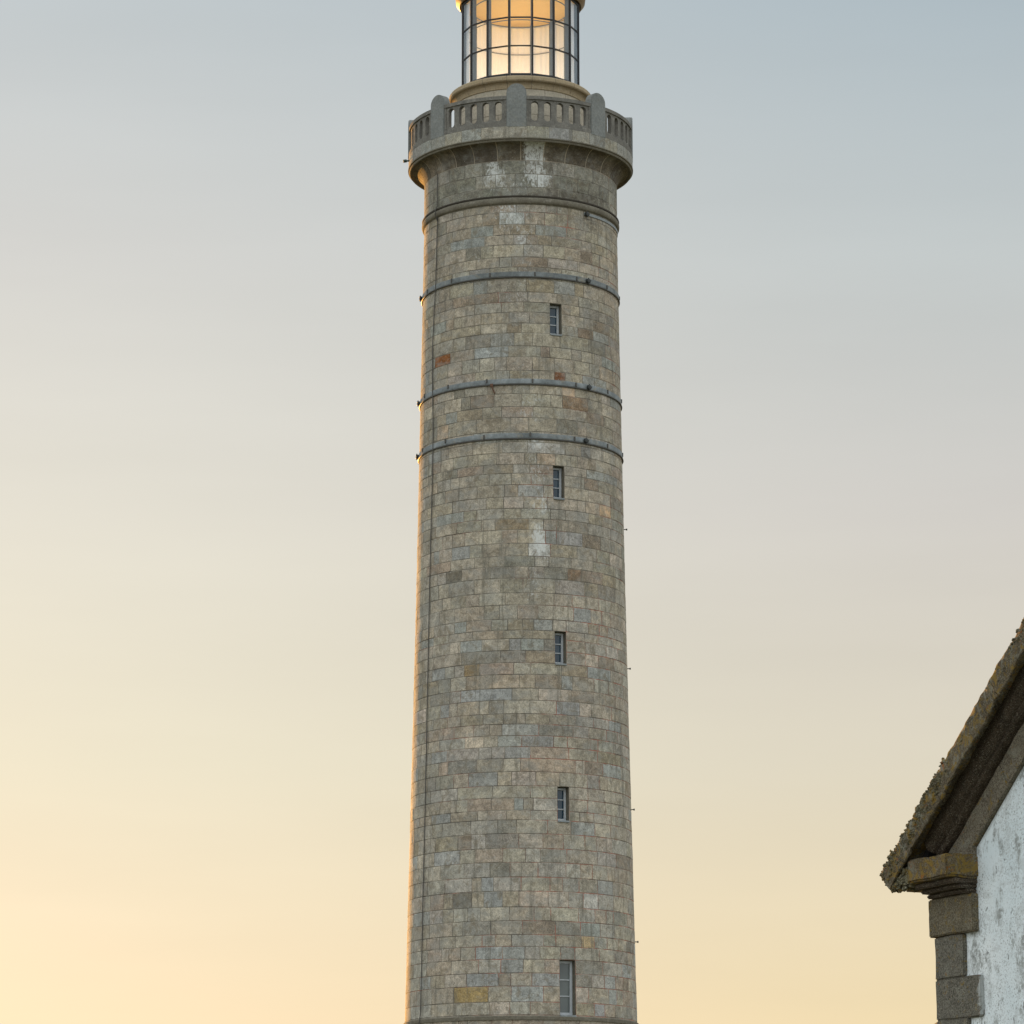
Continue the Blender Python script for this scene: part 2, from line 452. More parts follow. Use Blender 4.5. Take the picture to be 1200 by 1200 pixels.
# cove profile: quarter cavetto, s in 0..1
cr=RF-.16-RN; ch=zTopCore-.05-zCove0
def Pcove(s):
    a=s*R_(78); k=1/(1-math.cos(R_(78))); m=1/math.sin(R_(78))
    r=RN+cr*(1-math.cos(a))*k; z=zCove0+ch*math.sin(a)*m
    dr=cr*math.sin(a)*k; dz=ch*math.cos(a)*m; L=math.hypot(dr,dz)
    return (r,z,dz/L,-dr/L)
COVE_SHADED=[((.15,.125,.09),4),((.12,.10,.075),4),((.18,.15,.11),2),((.10,.085,.065),2)]  # darkened palette: shade under the gallery painted into the stone, with some dirt
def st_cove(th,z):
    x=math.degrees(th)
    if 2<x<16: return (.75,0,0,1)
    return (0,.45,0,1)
CORE=[-math.pi+2*math.pi*i/200 for i in range(201)]
course(Pcove,0,1,windows=False,special=False,pal=COVE_SHADED,stain=st_cove,wmin=.9,wmax=1.1,vlen=1.05,nv=8,g=.014)
bl_.build('cove',LH,[M['ashlar'],M['joint_pale']])

# fascia of the gallery floor: upright blocks over a thin lip
bl_=Blocks()
FAS=[((.36,.335,.265),4),((.33,.325,.29),3),((.39,.355,.285),2),((.31,.31,.285),2)]
def Pfas(v): return (RF-.012,v,1,0)
course(Pfas,zTopCore,zFas,windows=False,special=False,pal=FAS,stain=lambda t,z:(0,.0,0,1),wmin=.8,wmax=1.1,g=.005,h=.012,jit=.001)
bl_.build('fascia',LH)
lip=MB()
lip.revolve([(RF-.35,zTopCore-.04),(RF-.14,zTopCore-.055),(RF-.10,zTopCore-.10),(RF-.05,zTopCore-.105),(RF-.03,zTopCore-.07),(RF-.03,zTopCore-.045),(RF+.012,zTopCore-.03),(RF+.014,zTopCore-.001),(RF-.1,zTopCore+.01)],n=200)
lip.revolve([(1.9,zFas-.03),(RF-.02,zFas-.002),(RF-.03,zTopCore),(1.9,zTopCore)],n=128)
smooth_angle(lip.build('gallery_floor',M['ring'],LH))
# string course (half round) at the neck
sc=MB(); pr=[(RN-.03,STR-.20)]
for i in range(11):
    a=R_(-90+180*i/10); pr.append((RN+.02+.07*math.cos(a),STR+.0+.115*math.sin(a)))
pr.append((RN-.03,STR+.15))
sc.revolve(pr,n=200); smooth_angle(sc.build('string_course',M['ring'],LH))
m=MB(); m.revolve([(RN-.02,STR+.115),(RN+.075,STR+.115),(RN+.085,STR+.16),(RN-.02,STR+.19)],n=200); smooth_angle(m.build('string_fillet',mat_plain('soot_dark_stone',(.055,.047,.035),.9),LH))
zp=STR-.22
st=MB(); st.revolve([(R_at(zp)-.01,zp-.045),(R_at(zp)+.035,zp-.045),(R_at(zp)+.035,zp+.045),(R_at(zp)-.01,zp+.045)],R_(40),R_(118),n=60)
smooth_angle(st.build('metal_strip',M['lead_pale'],LH))

# --- metal bands with clamps
def clamp_obj(parent,th,z,r):
    m=MB(); X=Matrix.Translation(cyl(th,r-.01,z)) @ Matrix.Rotation(th,4,'Z') @ Matrix.Scale(.8,4)
    # local: x tangential, -y outward
    m.bevbox((0,-.05,0),(.15,.12,.17),X,.02)
    m.bevbox((-.085,-.06,.0),(.05,.07,.09),X,.012); m.bevbox((.085,-.06,.0),(.05,.07,.09),X,.012)
    m.tube([X@Vector((0,-.07,-.13)),X@Vector((0,-.07,.13))],.018,8)
    m.tube([X@Vector((-.12,-.09,.03)),X@Vector((.12,-.09,.03))],.014,8)
    return smooth_angle(m.build('clamp',M['black'],parent))
for py,cx,cy,lx,ly in ((321,687.5,328,494,350),(447,688.5,452,494,468),(511,685,516,491.5,533)):
    z=zf(py,3.3); r=R_at(z)
    b=MB(); h=.082
    r0=R_at(z-h);r1=R_at(z+h)
    b.revolve([(r0-.01,z-h),(r0+.032,z-h),(r0+.038,z-h+.008),(r1+.036,z+h-.008),(r1+.03,z+h),(r1-.01,z+h)],n=200)
    band=smooth_angle(b.build('metal_band',M['lead'],LH))
    c=MB(); pts=[]
    for i in range(161):
        th=2*math.pi*i/160; pts.append(cyl(th,r0+.035,z-h-.03))
    c.tube(pts,.022,6); smooth_angle(c.build('band_cable',M['cable'],band))
    t,zz=surf(cx,cy); clamp_obj(band,t,z-.02,r+.05)
    clamp_obj(band,R_(-86),z-.0,r+.05)
    for k in range(14):
        th=2*math.pi*(k+.35)/14+z; m=MB(); X=Matrix.Translation(cyl(th,r+.03,z+random.uniform(-.01,.05)))@Matrix.Rotation(th,4,'Z')
        m.bevbox((0,-.01,0),(.05,.05,.13),X,.008); m.build('bolt',M['cable'],band)
t,_=surf(686,244); clamp_obj(LH,t,STR-.24,RN+.04)

# --- lightning cable
cb=MB(); pts=[]
cabpx=[(512.5,180),(513,215),(513.5,232),(514,262),(512,330),(508.5,400),(508,447),(508.5,470),(509,500),(508,560),(506,640),(504.5,700),(503,780),(501.5,850),(499.5,950),(497,1050),(495.5,1130),(494,1188)]
fine=[]
for (xa,ya),(xb,yb) in zip(cabpx,cabpx[1:]):
    n=max(1,int((yb-ya)/14))
    for i in range(n): fine.append((xa+(xb-xa)*i/n,ya+(yb-ya)*i/n))
fine.append(cabpx[-1])
for x,y in fine:
    if y<236: continue
    t,z=surf(x,y); pts.append(cyl(t,R_at(z)+.045,z))
t0=surf(514,262)[0]; top=[cyl(t0,RN+.05,zCove0),cyl(t0,RN+.06,STR+.25),cyl(t0,RN+.13,STR+.10),cyl(t0,RN+.14,STR-.05),cyl(t0,RN+.06,STR-.25)]
tail=[cyl(t,R_at(z)+.07,z-.2),cyl(t,R_at(z)+.12,z-.4),cyl(t,R_at(z)+.05,z-.8),cyl(t-.02,R_at(z)+.2,0)]
cb.tube(top+pts+tail,.017,6)
smooth_angle(cb.build('lightning_cable',M['cable'],LH))
# iron pegs on the right flank
for px,py in ((733,621),(738,784),(741.5,949),(745.5,1104)):
    z=zf(py); r=R_at(z); m=MB(); th=R_(89)
    m.tube([cyl(th,r-.03,z),cyl(th,r+.11,z)],.016,8); m.tube([cyl(th,r+.08,z),cyl(th,r+.125,z)],.032,8)
    smooth_angle(m.build('iron_peg',M['cable'],LH))
# rusty hook fixture under second band
t,z=surf(578,456); m=MB(); r=R_at(z)
m.tube([cyl(t-.012,r+.05,z+.12),cyl(t,r+.07,z),cyl(t+.018,r+.03,z-.16)],.022,8); m.bevbox((0,0,0),(.10,.05,.10),Matrix.Translation(cyl(t-.012,r+.05,z+.12))@Matrix.Rotation(t,4,'Z'),.012)
smooth_angle(m.build('iron_hook',mat_plain('rusty_iron',(.12,.06,.035),.8),LH))

# --- windows
def make_window(ta,tb,zb,zt,low):
    tc=(ta+tb)/2; r=R_at((zb+zt)/2); rt=R_at(zt); W=2*r*math.sin((tb-ta)/2)*1.0; H=zt-zb
    w=empty('window',cyl(tc,0,zb),tc,LH)   # origin on axis, local -y outward
    chord=r*math.cos((tb-ta)/2)
    rev=MB(); dp=.34; e=.03
    yo=-(chord+.001); yi=yo+dp
    # jambs, lintel soffit, sill as solid slabs lying behind the opening faces
    lean=lambda z:(R_at(z)-R_at(zb))
    for sx in (-1,1):
        a=sx*W/2; b2=sx*(W/2+e)
        vs=[(a,-R_at(zb)*math.cos((tb-ta)/2),0),(b2,-R_at(zb)*math.cos((tb-ta)/2)+.02,0),(b2,yi,0),(a,yi,0),
            (a,-R_at(zt)*math.cos((tb-ta)/2),H),(b2,-R_at(zt)*math.cos((tb-ta)/2)+.02,H),(b2,yi,H),(a,yi,H)]
        rev.add(vs,[(0,1,2,3),(4,7,6,5),(0,4,5,1),(1,5,6,2),(2,6,7,3),(3,7,4,0)])
    rev.add([(-W/2-e,-R_at(zt)*math.cos((tb-ta)/2),H),(W/2+e,-R_at(zt)*math.cos((tb-ta)/2),H),(W/2+e,yi,H),(-W/2-e,yi,H),
             (-W/2-e,-R_at(zt)*math.cos((tb-ta)/2)+.02,H+.04),(W/2+e,-R_at(zt)*math.cos((tb-ta)/2)+.02,H+.04),(W/2+e,yi,H+.04),(-W/2-e,yi,H+.04)],
            [(0,3,2,1),(4,5,6,7),(0,1,5,4),(1,2,6,5),(2,3,7,6),(3,0,4,7)])
    rev.build('reveal',M['ring'],w)
    sl=MB(); ys=-R_at(zb)
    sl.bevbox((0,ys+.17,-.02),(W-.006,.44,.06),None,.012)
    sl.build('sill',M['lead_pale'],w)
    fr=MB(); yf=yi-.06; fw=.075 if not low else .085
    x0=-W/2+.004; x1=W/2-.004; z0=.02; z1=H-.01
    for (cx,cz,sx,sz) in ((x0+fw/2,(z0+z1)/2,fw,z1-z0),(x1-fw/2,(z0+z1)/2,fw,z1-z0),((x0+x1)/2,z0+fw/2,x1-x0-2*fw-.002,fw),((x0+x1)/2,z1-fw/2,x1-x0-2*fw-.002,fw)):
        fr.bevbox((cx,yf,cz),(sx,.10,sz),None,.008)
    mu=.036
    for k in (1,2):
        zz=z0+fw+(z1-z0-2*fw)*k/3
        fr.bevbox(((x0+x1)/2,yf,zz),(x1-x0-2*fw-.002,.05,mu),None,.005)
    fr.build('frame',M['frame'],w)
    gl=MB(); gl.bevbox(((x0+x1)/2,yf+.015,(z0+z1)/2),(x1-x0-fw,.008,z1-z0-fw),None,0)
    gl.build('pane',M['pane_low'] if low else M['pane'],w)
    if low: w['label']='tall lower window with pale grey panes'
    return w
for w in WIN: make_window(*w)

# --- balustrade
zR=zf(112.5,3.72)                 # rail top
RB=3.66; TH=.20                   # centre radius, thickness
PO=R_(-2.2)
def strip_solid(mb,th0,th1,ri,ro,z0,z1,n=24):
    mb.revolve([(ri,z0),(ro,z0),(ro,z1),(ri,z1),(ri,z0)],th0,th1,n)
HP=.33                            # half width of posts
for k in range(8):
    a=PO+k*math.pi/4
    P=MB(); X=Matrix.Rotation(a,4,'Z')
    # round-topped slab, outline in x-z, thickness in y
    hpost=zR-zFas+.42; n=20; out=[(-HP,-.04),(HP,-.04)]
    for i in range(n+1):
        q=math.pi*i/n; out.append((HP*math.cos(q),hpost-HP+HP*math.sin(q)))
    bm=bmesh.new(); vs=[bm.verts.new((x,-RB-.135,zFas+z)) for x,z in out]; f=bm.faces.new(vs)
    ex=bmesh.ops.extrude_face_region(bm,geom=[f]); bmesh.ops.translate(bm,verts=[v for v in ex['geom'] if isinstance(v,bmesh.types.BMVert)],vec=(0,.31,0))
    bmesh.ops.recalc_face_normals(bm,faces=bm.faces)
    es=[e for e in bm.edges if len(e.link_faces)==2 and e.calc_face_angle(0)>1.2]
    bmesh.ops.bevel(bm,geom=es,offset=.022,segments=2,affect='EDGES')
    P.bm(bm,X); o=P.build('baluster_post',M['post'],LH); smooth_angle(o,40)
    # panel between this post and the next
    t0=a+math.asin((HP-.02)/RB); t1=a+math.pi/4-math.asin((HP-.02)/RB)
    pm=MB()
    zb=zFas+.002; b1=.15; r1=.12  # base course, rail
    strip_solid(pm,t0,t1,RB-TH/2-.03,RB+TH/2+.025,zb,zb+b1)
    strip_solid(pm,t0,t1,RB-TH/2-.02,RB+TH/2+.02,zR-r1,zR)
    zl=zb+b1; zh=zR-r1; ri=RB-.075; ro=RB+.075
    sp=R_(6.6); tc=(t0+t1)/2; hw=.118/RB; hh=(zh-zl)/2-.055; zc=(zl+zh)/2
    edges=[tc+sp*(i-2.5) for i in range(6)]
    strip_solid(pm,t0,edges[0],RB-TH/2,RB+TH/2,zl,zh,4); strip_solid(pm,edges[5],t1,RB-TH/2,RB+TH/2,zl,zh,4)
    N=40
    for i in range(5):
        c=(edges[i]+edges[i+1])/2; inner=[];outer=[]
        for q in range(N):
            A=2*math.pi*q/N; ca,sa=math.cos(A),math.sin(A)
            rr_=.118
            x=rr_*ca; z=rr_*sa+(hh-rr_)*(1 if sa>1e-6 else (-1 if sa<-1e-6 else 0))
            inner.append((c+x/RB,zc+z))
            # outer rectangle point in same direction
            dx=sp/2*RB; dz=(zh-zl)/2
            s_=1/max(abs(ca)/dx,abs(sa)/dz); outer.append((c+ca*s_/RB,zc+sa*s_))
        # make sure rectangle corners are present
        def cl(p):
            return p
        for cxs in (-1,1):
            for czs in (-1,1):
                best=min(range(N),key=lambda q:(outer[q][0]-(c+cxs*sp/2))**2*RB*RB+(outer[q][1]-(zc+czs*dz))**2)
                outer[best]=(c+cxs*sp/2,zc+czs*dz)
        vs=[];fs=[]
        for rad in (ro,ri):
            for (t,z) in outer: vs.append(cyl(t,rad,z))
            for (t,z) in inner: vs.append(cyl(t,rad,z))
        for q in range(N):
            w=(q+1)%N
            fs.append((q,w,N+w,N+q)); fs.append((2*N+q,3*N+q,3*N+w,2*N+w)); fs.append((N+q,N+w,3*N+w,3*N+q))
        pm.add(vs,fs)
    o=pm.build('balustrade_panel',M['rail'],LH); smooth_angle(o,35)
# small dark spout on left of the fascia
m=MB(); th=R_(-82); z=zTopCore+.22
m.tube([cyl(th,RF-.05,z),cyl(th,RF+.10,z)],.03,10); m.tube([cyl(th,RF+.09,z),cyl(th,RF+.20,z-.02)],.055,12)
smooth_angle(m.build('gallery_lamp',mat_plain('dark_green_paint',(.02,.05,.04),.5),LH))

# --- drum under the lantern
zCap=zf(88,2.4); zW=zf(101.5,2.3)
bl_=Blocks()
DR=[((.46,.41,.31),3),((.42,.385,.30),3),((.49,.43,.33),2)]
def Pdrum(v): return (2.2,v,1,0)
dz=(zW-zFas)/4
for i in range(4):
    course(Pdrum,zFas+dz*i,zFas+dz*(i+1),windows=False,special=False,pal=DR,stain=lambda t,z:(0,0,0,1),wmin=.8,wmax=1.1,g=.006,h=.01,jit=.001)
bl_.build('drum',LH,[M['drumwall'],M['fascia_joint']])
pr=[(2.20,zW-.05),(2.23,zW-.03),(2.235,zW+.02)]
for i in range(9):
    a=i/8*math.pi/2; pr.append((2.24+.14*(1-math.cos(a)),zW+.03+.15*math.sin(a)))
pr+=[(2.395,zW+.185),(2.40,zW+.20),(2.42,zW+.21),(2.42,zCap-.05),(2.40,zCap-.02),(2.36,zCap)]
LNS=[0]
for a_,b_ in zip(pr,pr[1:]): LNS.append(LNS[-1]+math.hypot(b_[0]-a_[0],b_[1]-a_[1]))
def Pcap(v):
    v=max(0,min(LNS[-1]-1e-6,v*LNS[-1])); k=max(i for i in range(len(LNS)-1) if LNS[i]<=v); q=(v-LNS[k])/(LNS[k+1]-LNS[k])
    (r0,z0),(r1,z1)=pr[k],pr[k+1]; L=math.hypot(r1-r0,z1-z0)
    return (r0+(r1-r0)*q,z0+(z1-z0)*q,(z1-z0)/L,-(r1-r0)/L)
bl_=Blocks()
course(Pcap,0,1,windows=False,special=False,pal=[((.42,.345,.225),1),((.45,.38,.26),1)],stain=lambda t,z:(0,0,0,1),wmin=.95,wmax=1.05,vlen=LNS[-1],nv=26,g=.007,h=.01,jit=.001)
bl_.build('drum_cornice',LH,[M['drumcap'],M['fascia_joint']])
m=MB(); m.revolve([(1.9,zCap+.03),(2.37,zCap-.003),(2.37,zCap-.04),(1.9,zCap-.04)],n=128); smooth_angle(m.build('drum_top',M['drumcap'],LH))
# --- lantern
LT=empty('lantern',(0,0,0),0,LH)
NS=16; RL=2.0; zG0=zf(88,2.0)-.02; pitchz=(zf(53.4,2)-zf(86.8,2)); rows=3
lev=[zG0+.05, zf(53.4,1.98), zf(20,1.98), zf(-13.4,1.98)]
zTop=lev[3]+.02
V=[cyl(R_(11.25)+2*math.pi*i/NS,RL,0) for i in range(NS)]
for i in range(NS):
    th=R_(11.25)+2*math.pi*i/NS; m=MB(); X=Matrix.Rotation(th,4,'Z')
    m.bevbox((0,-RL-.0,(zG0+zTop)/2),(.062,.07,zTop-zG0+.1),X,.012,0)
    m.bevbox((0,-RL+.115,(zG0+zTop)/2),(.045,.155,zTop-zG0+.06),X,.006,1)
    m.build('mullion',[M['steel'],M['fin']],LT)
for j,z in enumerate(lev):
    m=MB(); hz=.024 if 0<j<3 else .05
    for i in range(NS):
        a=Vector(V[i]); b=Vector(V[(i+1)%NS]); mid=(a+b)/2; L=(b-a).length-.088
        ang=math.atan2((b-a).y,(b-a).x); X=Matrix.Translation((mid.x,mid.y,z))@Matrix.Rotation(ang,4,'Z')
        m.bevbox((0,0,0),(L,.055,hz*2),X,.008)
    m.build('glazing_bar',M['steel'],LT)
for i in range(NS):
    a=Vector(V[i]); b=Vector(V[(i+1)%NS]); mid=(a+b)/2; L=(b-a).length-.06; ang=math.atan2((b-a).y,(b-a).x)
    for j in range(3):
        z0=lev[j]+.02; z1=lev[j+1]-.02
        X=Matrix.Translation((mid.x,mid.y,0))@Matrix.Rotation(ang,4,'Z')
        m=MB(); m.bevbox((0,0,(z0+z1)/2),(L,.012,z1-z0),X,0); m.build('pane',M['glass'],LT)
# sheer curtain drawn round the far (sunward) side
m=MB(); vs=[];fs=[]; n=260; ca0=R_(66); ca1=R_(294)
for i in range(n+1):
    th=ca0+(ca1-ca0)*i/n; rr_=1.87+.012*math.sin(i*.9)+.008*math.sin(i*.37)
    vs+=[cyl(th,rr_,lev[0]-.02),cyl(th,rr_,zTop-.03)]
for i in range(n): fs.append((2*i,2*i+2,2*i+3,2*i+1))
m.add(vs,fs); o=m.build('curtain',M['curtain'],LT,True)
m=MB(); pts=[cyl(2*math.pi*i/96,1.80,lev[2]-.03) for i in range(97)]; m.tube(pts,.016,6)
pts=[cyl(2*math.pi*i/96,1.62,zTop-.12) for i in range(97)]; m.tube(pts,.02,6); m.build('curtain_rail',M['fin'],LT)
m=MB(); m.revolve([(.0,zTop+.10),(1.0,zTop+.05),(1.97,zTop-.0),(1.97,zTop+.05),(1.0,zTop+.14),(0,zTop+.16)],n=64); m.build('ceiling',M['ceil'],LT)
m=MB(); m.revolve([(0,zCap+.03),(1.9,zCap+.05),(1.9,zCap-.05),(0,zCap-.05)],n=64); m.build('lantern_floor',M['floor_in'],LT)
# small beacon on a thin post, hidden below the sill, added to brighten the ceiling
m=MB(); m.tube([(0,0,zCap+.05),(0,0,zG0+.14)],.035,10); m.revolve([(0,zG0+.12),(.14,zG0+.12),(.14,zG0+.16),(0,zG0+.16)],n=24)
pst=smooth_angle(m.build('lamp_post',M['fin'],LT))
m=MB(); m.revolve([(0,zG0+.16),(.06,zG0+.17),(.08,zG0+.22),(.08,zG0+.28),(.06,zG0+.33),(0,zG0+.35)],n=24)
te=NT('lit_lamp'); te.base((.9,.8,.6)); te.b.inputs['Emission Color'].default_value=(1,.72,.38,1); te.b.inputs['Emission Strength'].default_value=2.0
smooth_angle(m.build('lamp',te.m,LT))
pl=bpy.data.lights.new('lantern_fill_lamp','POINT'); pl.energy=60; pl.color=(1,.80,.50); pl.shadow_soft_size=.12
po=bpy.data.objects.new('lantern_fill_lamp',pl); COL.objects.link(po); po.parent=LT; po.location=(0,0,zG0+.50)
# roof: gutter, dome, ball
m=MB(); pr=[(1.95,zTop+.04),(2.03,zTop+.02),(2.08,zTop-.0),(2.10,zTop+.05),(2.20,zTop+.16),(2.22,zTop+.30),(2.14,zTop+.34)]
for i in range(1,15):
    a=i/14*math.pi/2; pr.append((2.1*math.cos(a)+.02,zTop+.36+1.35*math.sin(a)))
m.revolve(pr,n=96); rf=smooth_angle(m.build('roof',M['roof_metal'],LT))
m=MB(); bm=bmesh.new(); bmesh.ops.create_uvsphere(bm,u_segments=24,v_segments=14,radius=.28); m.bm(bm,None,(0,0,zTop+1.98)); m.tube([(0,0,zTop+1.6),(0,0,zTop+3.6)],.03,8)
smooth_angle(m.build('finial',M['roof_metal'],LT))

# ================================================================== HOUSE (gable corner at right)
U=Vector((.402,-.9156,0)); Nn=Vector((-.9156,-.402,0))
HO=Vector((2.9498,25.0,0))
HS=empty('house',HO,math.atan2(U.y,U.x))   # local x = along the gable, local y = inwards (left of x) -> check
tag(HS,'white rendered gable house with lichen covered granite cornice and quoins at the right','house')
# local axes: x=U ; y = rot90(U) = (.9156,.402) = -Nn  -> outward is -y
TA=math.tan(R_(37.2)); CA=math.cos(R_(37.2)); SA=math.sin(R_(37.2))
GW=7.0; GZ0=3.945; GD=9.0
def mat_render():
    t=NT('white_limewash')
    big=t.noise(1.3,6,.6); c=t.mix(t.mapr(big,.35,.65),(.83,.88,.90),(.70,.79,.83))
    sx=t.n('ShaderNodeSeparateXYZ'); t.l(t.co,sx.inputs[0])
    reg=t.mapr(t.math('ADD',t.noise(2.2,5,.65,st=(1,1,.5)),t.math('MULTIPLY',sx.outputs[0],.07)),.45,.58,0,1)   # areas where the wash has worn off
    sp1=t.mapr(t.noise(55,4,.8),.53,.60,0,1)
    c=t.mix(t.math('MULTIPLY',t.math('MULTIPLY',reg,sp1),.75),c,(.25,.26,.25))
    sp2=t.math('MULTIPLY',t.mapr(t.noise(70,2,.55),.62,.66,0,1),t.mapr(t.noise(3.1,4,.6),.42,.58,.05,1)); c=t.mix(t.math('MULTIPLY',sp2,.8),c,(.07,.07,.065))
    smear=t.math('MULTIPLY',t.mapr(t.noise(3.4,6,.7,st=(1.4,1.4,.7)),.52,.585,0,.9),t.mapr(t.noise(24,4,.7),.42,.54,.25,1)); c=t.mix(smear,c,(.27,.285,.275))
    sp3=t.mapr(t.noise(11,5,.7,dist=.5,st=(1.5,1.5,.9)),.61,.65,0,.75); c=t.mix(sp3,c,(.10,.105,.10))
    # grazed patches with fine pitting
    pt=t.mapr(t.noise(4.5,7,.72,dist=1.0),.53,.58,0,.30); c=t.mix(pt,c,(.40,.42,.41))
    t.base(c); t.bump(t.math('ADD',t.noise(10,5),t.math('MULTIPLY',t.noise(60,3),.4)),.5,.012); return t.m
M['limewash']=mat_render()
def mat_lichen_stone(name,base1,base2,lich=.5,yel=.3,smear=None):
    t=NT(name); a=t.noise(7,7,.7,dist=.6); f_=t.noise(85,5,.75); 
    c=t.mix(t.mapr(a,.35,.65),base1,base2)
    c=t.mix(1.0,c,t.gray(t.mapr(f_,.38,.62,.45,1.6)),'MULTIPLY')
    sp=t.mapr(t.noise(120,4,.7),.555,.62,0,.75); c=t.mix(sp,c,(.30,.28,.22))
    c=t.mix(t.mapr(t.noise(130,3,.7),.57,.63,0,.85),c,(.028,.022,.015))
    gl=t.mapr(t.noise(6,7,.78,dist=1.4),.58-.12*lich,.66-.12*lich,0,lich*1.2); c=t.mix(gl,c,(.29,.29,.235))
    yl=t.mapr(t.noise(9,6,.75,dist=1.7),.62-.13*yel,.68-.13*yel,0,.85 if yel else 0); c=t.mix(yl,c,(.24,.155,.03))
    og=t.mapr(t.noise(13,6,.75,dist=1.0),.65-.06*yel,.69-.06*yel,0,.8 if yel else 0); c=t.mix(og,c,(.30,.095,.015))
    if smear:
        vec,lim=smear; dp=t.n('ShaderNodeVectorMath',operation='DOT_PRODUCT'); t.l(t.co,dp.inputs[0]); dp.inputs[1].default_value=vec
        e=t.math('ADD',dp.outputs['Value'],t.math('MULTIPLY',t.math('SUBTRACT',t.noise(9,6,.7,dist=.8),.5),.30))
        c=t.mix(t.mapr(e,lim,lim+.03,0,.65),c,(.58,.62,.62))
    t.base(c); t.bump(t.math('ADD',a,t.math('MULTIPLY',f_,.5)),.8,.02); return t.m
M['cornice']=mat_lichen_stone('lichened_granite',(.15,.122,.078),(.065,.050,.030),.5,.8)
M['kneeler']=mat_lichen_stone('yellow_lichened_granite',(.15,.115,.065),(.08,.062,.036),.35,1.0)
M['mould']=mat_lichen_stone('brown_granite',(.085,.062,.042),(.045,.033,.023),.15,.0)
M['band']=mat_lichen_stone('tan_granite',(.20,.175,.13),(.14,.12,.088),.4,.3)
M['quoin_tan']=mat_lichen_stone('tan_quoin',(.18,.155,.105),(.115,.098,.066),.25,.35)
M['quoin_grey']=mat_lichen_stone('grey_quoin',(.175,.165,.135),(.105,.098,.08),.35,.3,smear=((1,0,0),.60))
M['moss']=mat_lichen_stone('grey_green_lichen',(.165,.150,.09),(.085,.075,.04),.45,.6)
M['slate']=mat_stone('slate',(.08,.08,.085),(.06,.06,.065),(.14,.13,.09),2,.3)

# walls (gable + sides) as one shell of real thickness
apex=GZ0+GW/2*TA
m=MB()
g0=[(0.015,0.0,0),(GW-.015,0.0,0),(GW-.015,0.0,GZ0+.0),(GW/2,0.0,apex),(0.015,0.0,GZ0)]
vs=g0+[(x,GD,z) for x,_,z in g0]
m.add(vs,[(0,1,2,3,4),(9,8,7,6,5),(1,0,5,6),(2,1,6,7),(0,4,9,5)])
m.build('wall',M['limewash'],HS)
# roof slopes
for sgn in (0,1):
    m=MB(); e=.26
    def mp(s): return GW-s if sgn else s
    q=.36
    a0=(-e+.02,GZ0+.06); 
    pts=[]
    for (s,dzz) in ((-e+.05,0),(GW/2,0)):
        z=GZ0+q/CA+s*TA
        pts.append((mp(s),z))
    y0=-.10; y1=GD+.2; th=.09
    vs=[(pts[0][0],y0,pts[0][1]-th),(pts[1][0],y0,pts[1][1]-th),(pts[1][0],y1,pts[1][1]-th),(pts[0][0],y1,pts[0][1]-th),
        (pts[0][0],y0,pts[0][1]),(pts[1][0],y0,pts[1][1]),(pts[1][0],y1,pts[1][1]),(pts[0][0],y1,pts[0][1])]
    m.add(vs,[(0,1,2,3),(4,7,6,5),(0,4,5,1),(1,5,6,2),(2,6,7,3),(3,7,4,0)])
    m.build('roof',M['slate'],HS)
# raking cornice sections: (name, material, polyline in (q,n)), t-range, swept with small irregularity
def rake(name,mat,poly,t0,t1,flip=False,seg=.12,irr=.003,sub=None,parent=HS):
    n=max(2,int((t1-t0)/seg)); vs=[];fs=[];L=len(poly)
    # refine polyline
    ref=[]
    for (a,b) in zip(poly,poly[1:]):
        d=math.hypot(b[0]-a[0],b[1]-a[1]); k=max(1,int(d/.03))
        for i in range(k): ref.append((a[0]+(b[0]-a[0])*i/k,a[1]+(b[1]-a[1])*i/k))
    ref.append(poly[-1]); L=len(ref)
    for i in range(n+1):
        t=t0+(t1-t0)*i/n
        for (q,nn) in ref:
            s=t*CA-q*SA; z=GZ0+t*SA+q*CA
            dv=noise.noise_vector(Vector((t*5,q*9,nn*9)))*irr*2+noise.noise_vector(Vector((t*24,q*30,nn*30)))*irr*1.6
            vs.append(((GW-s if flip else s)+dv.x,-nn+dv.y,z+dv.z))
    for i in range(n):
        for k in range(L-1):
            f_=(i*L+k,i*L+k+1,(i+1)*L+k+1,(i+1)*L+k); fs.append(f_ if not flip else f_[::-1])
    fs.append(tuple(range(L))[::-1]); fs.append(tuple(n*L+k for k in range(L)))
    o=mesh_obj(name,vs,fs,mat,parent); smooth_angle(o,40); return o
TE=GW/2/CA
for flip in (False,True):
    t0=.50
    sg=.04 if not flip else .3
    # band blocks
    t=t0-.1
    while t<TE+.1:
        L=random.uniform(.75,1.0)
        rake('rake_band',M['band'],[(0,-.02),(-.004,.035),(.02,.045),(.165,.045),(.168,-.02)],t+.004,min(t+L-.004,TE+.12),flip,sg,.004); t+=L
    rake('rake_moulding',M['mould'],[(.17,-.02),(.17,.03),(.185,.03),(.187,.075),(.20,.09),(.222,.092),(.226,.115),(.24,.14),(.262,.155),(.333,.155),(.333,-.02)],t0-.08,TE+.2,flip,sg,.004)
    t=-.01
    first=True
    while t<TE+.1:
        L=random.uniform(.9,1.2)
        rake('coping',M['cornice'],[(.335,-.02),(.335,.205),(.275,.246),(.264,.256),(.268,.268),(.31,.274),(.415,.270),(.428,.262),(.436,.235),(.44,-.05),(.43,-.2)],t+(0 if first else .003),min(t+L-.003,TE+.26),flip,sg,.006)
        t+=L; first=False
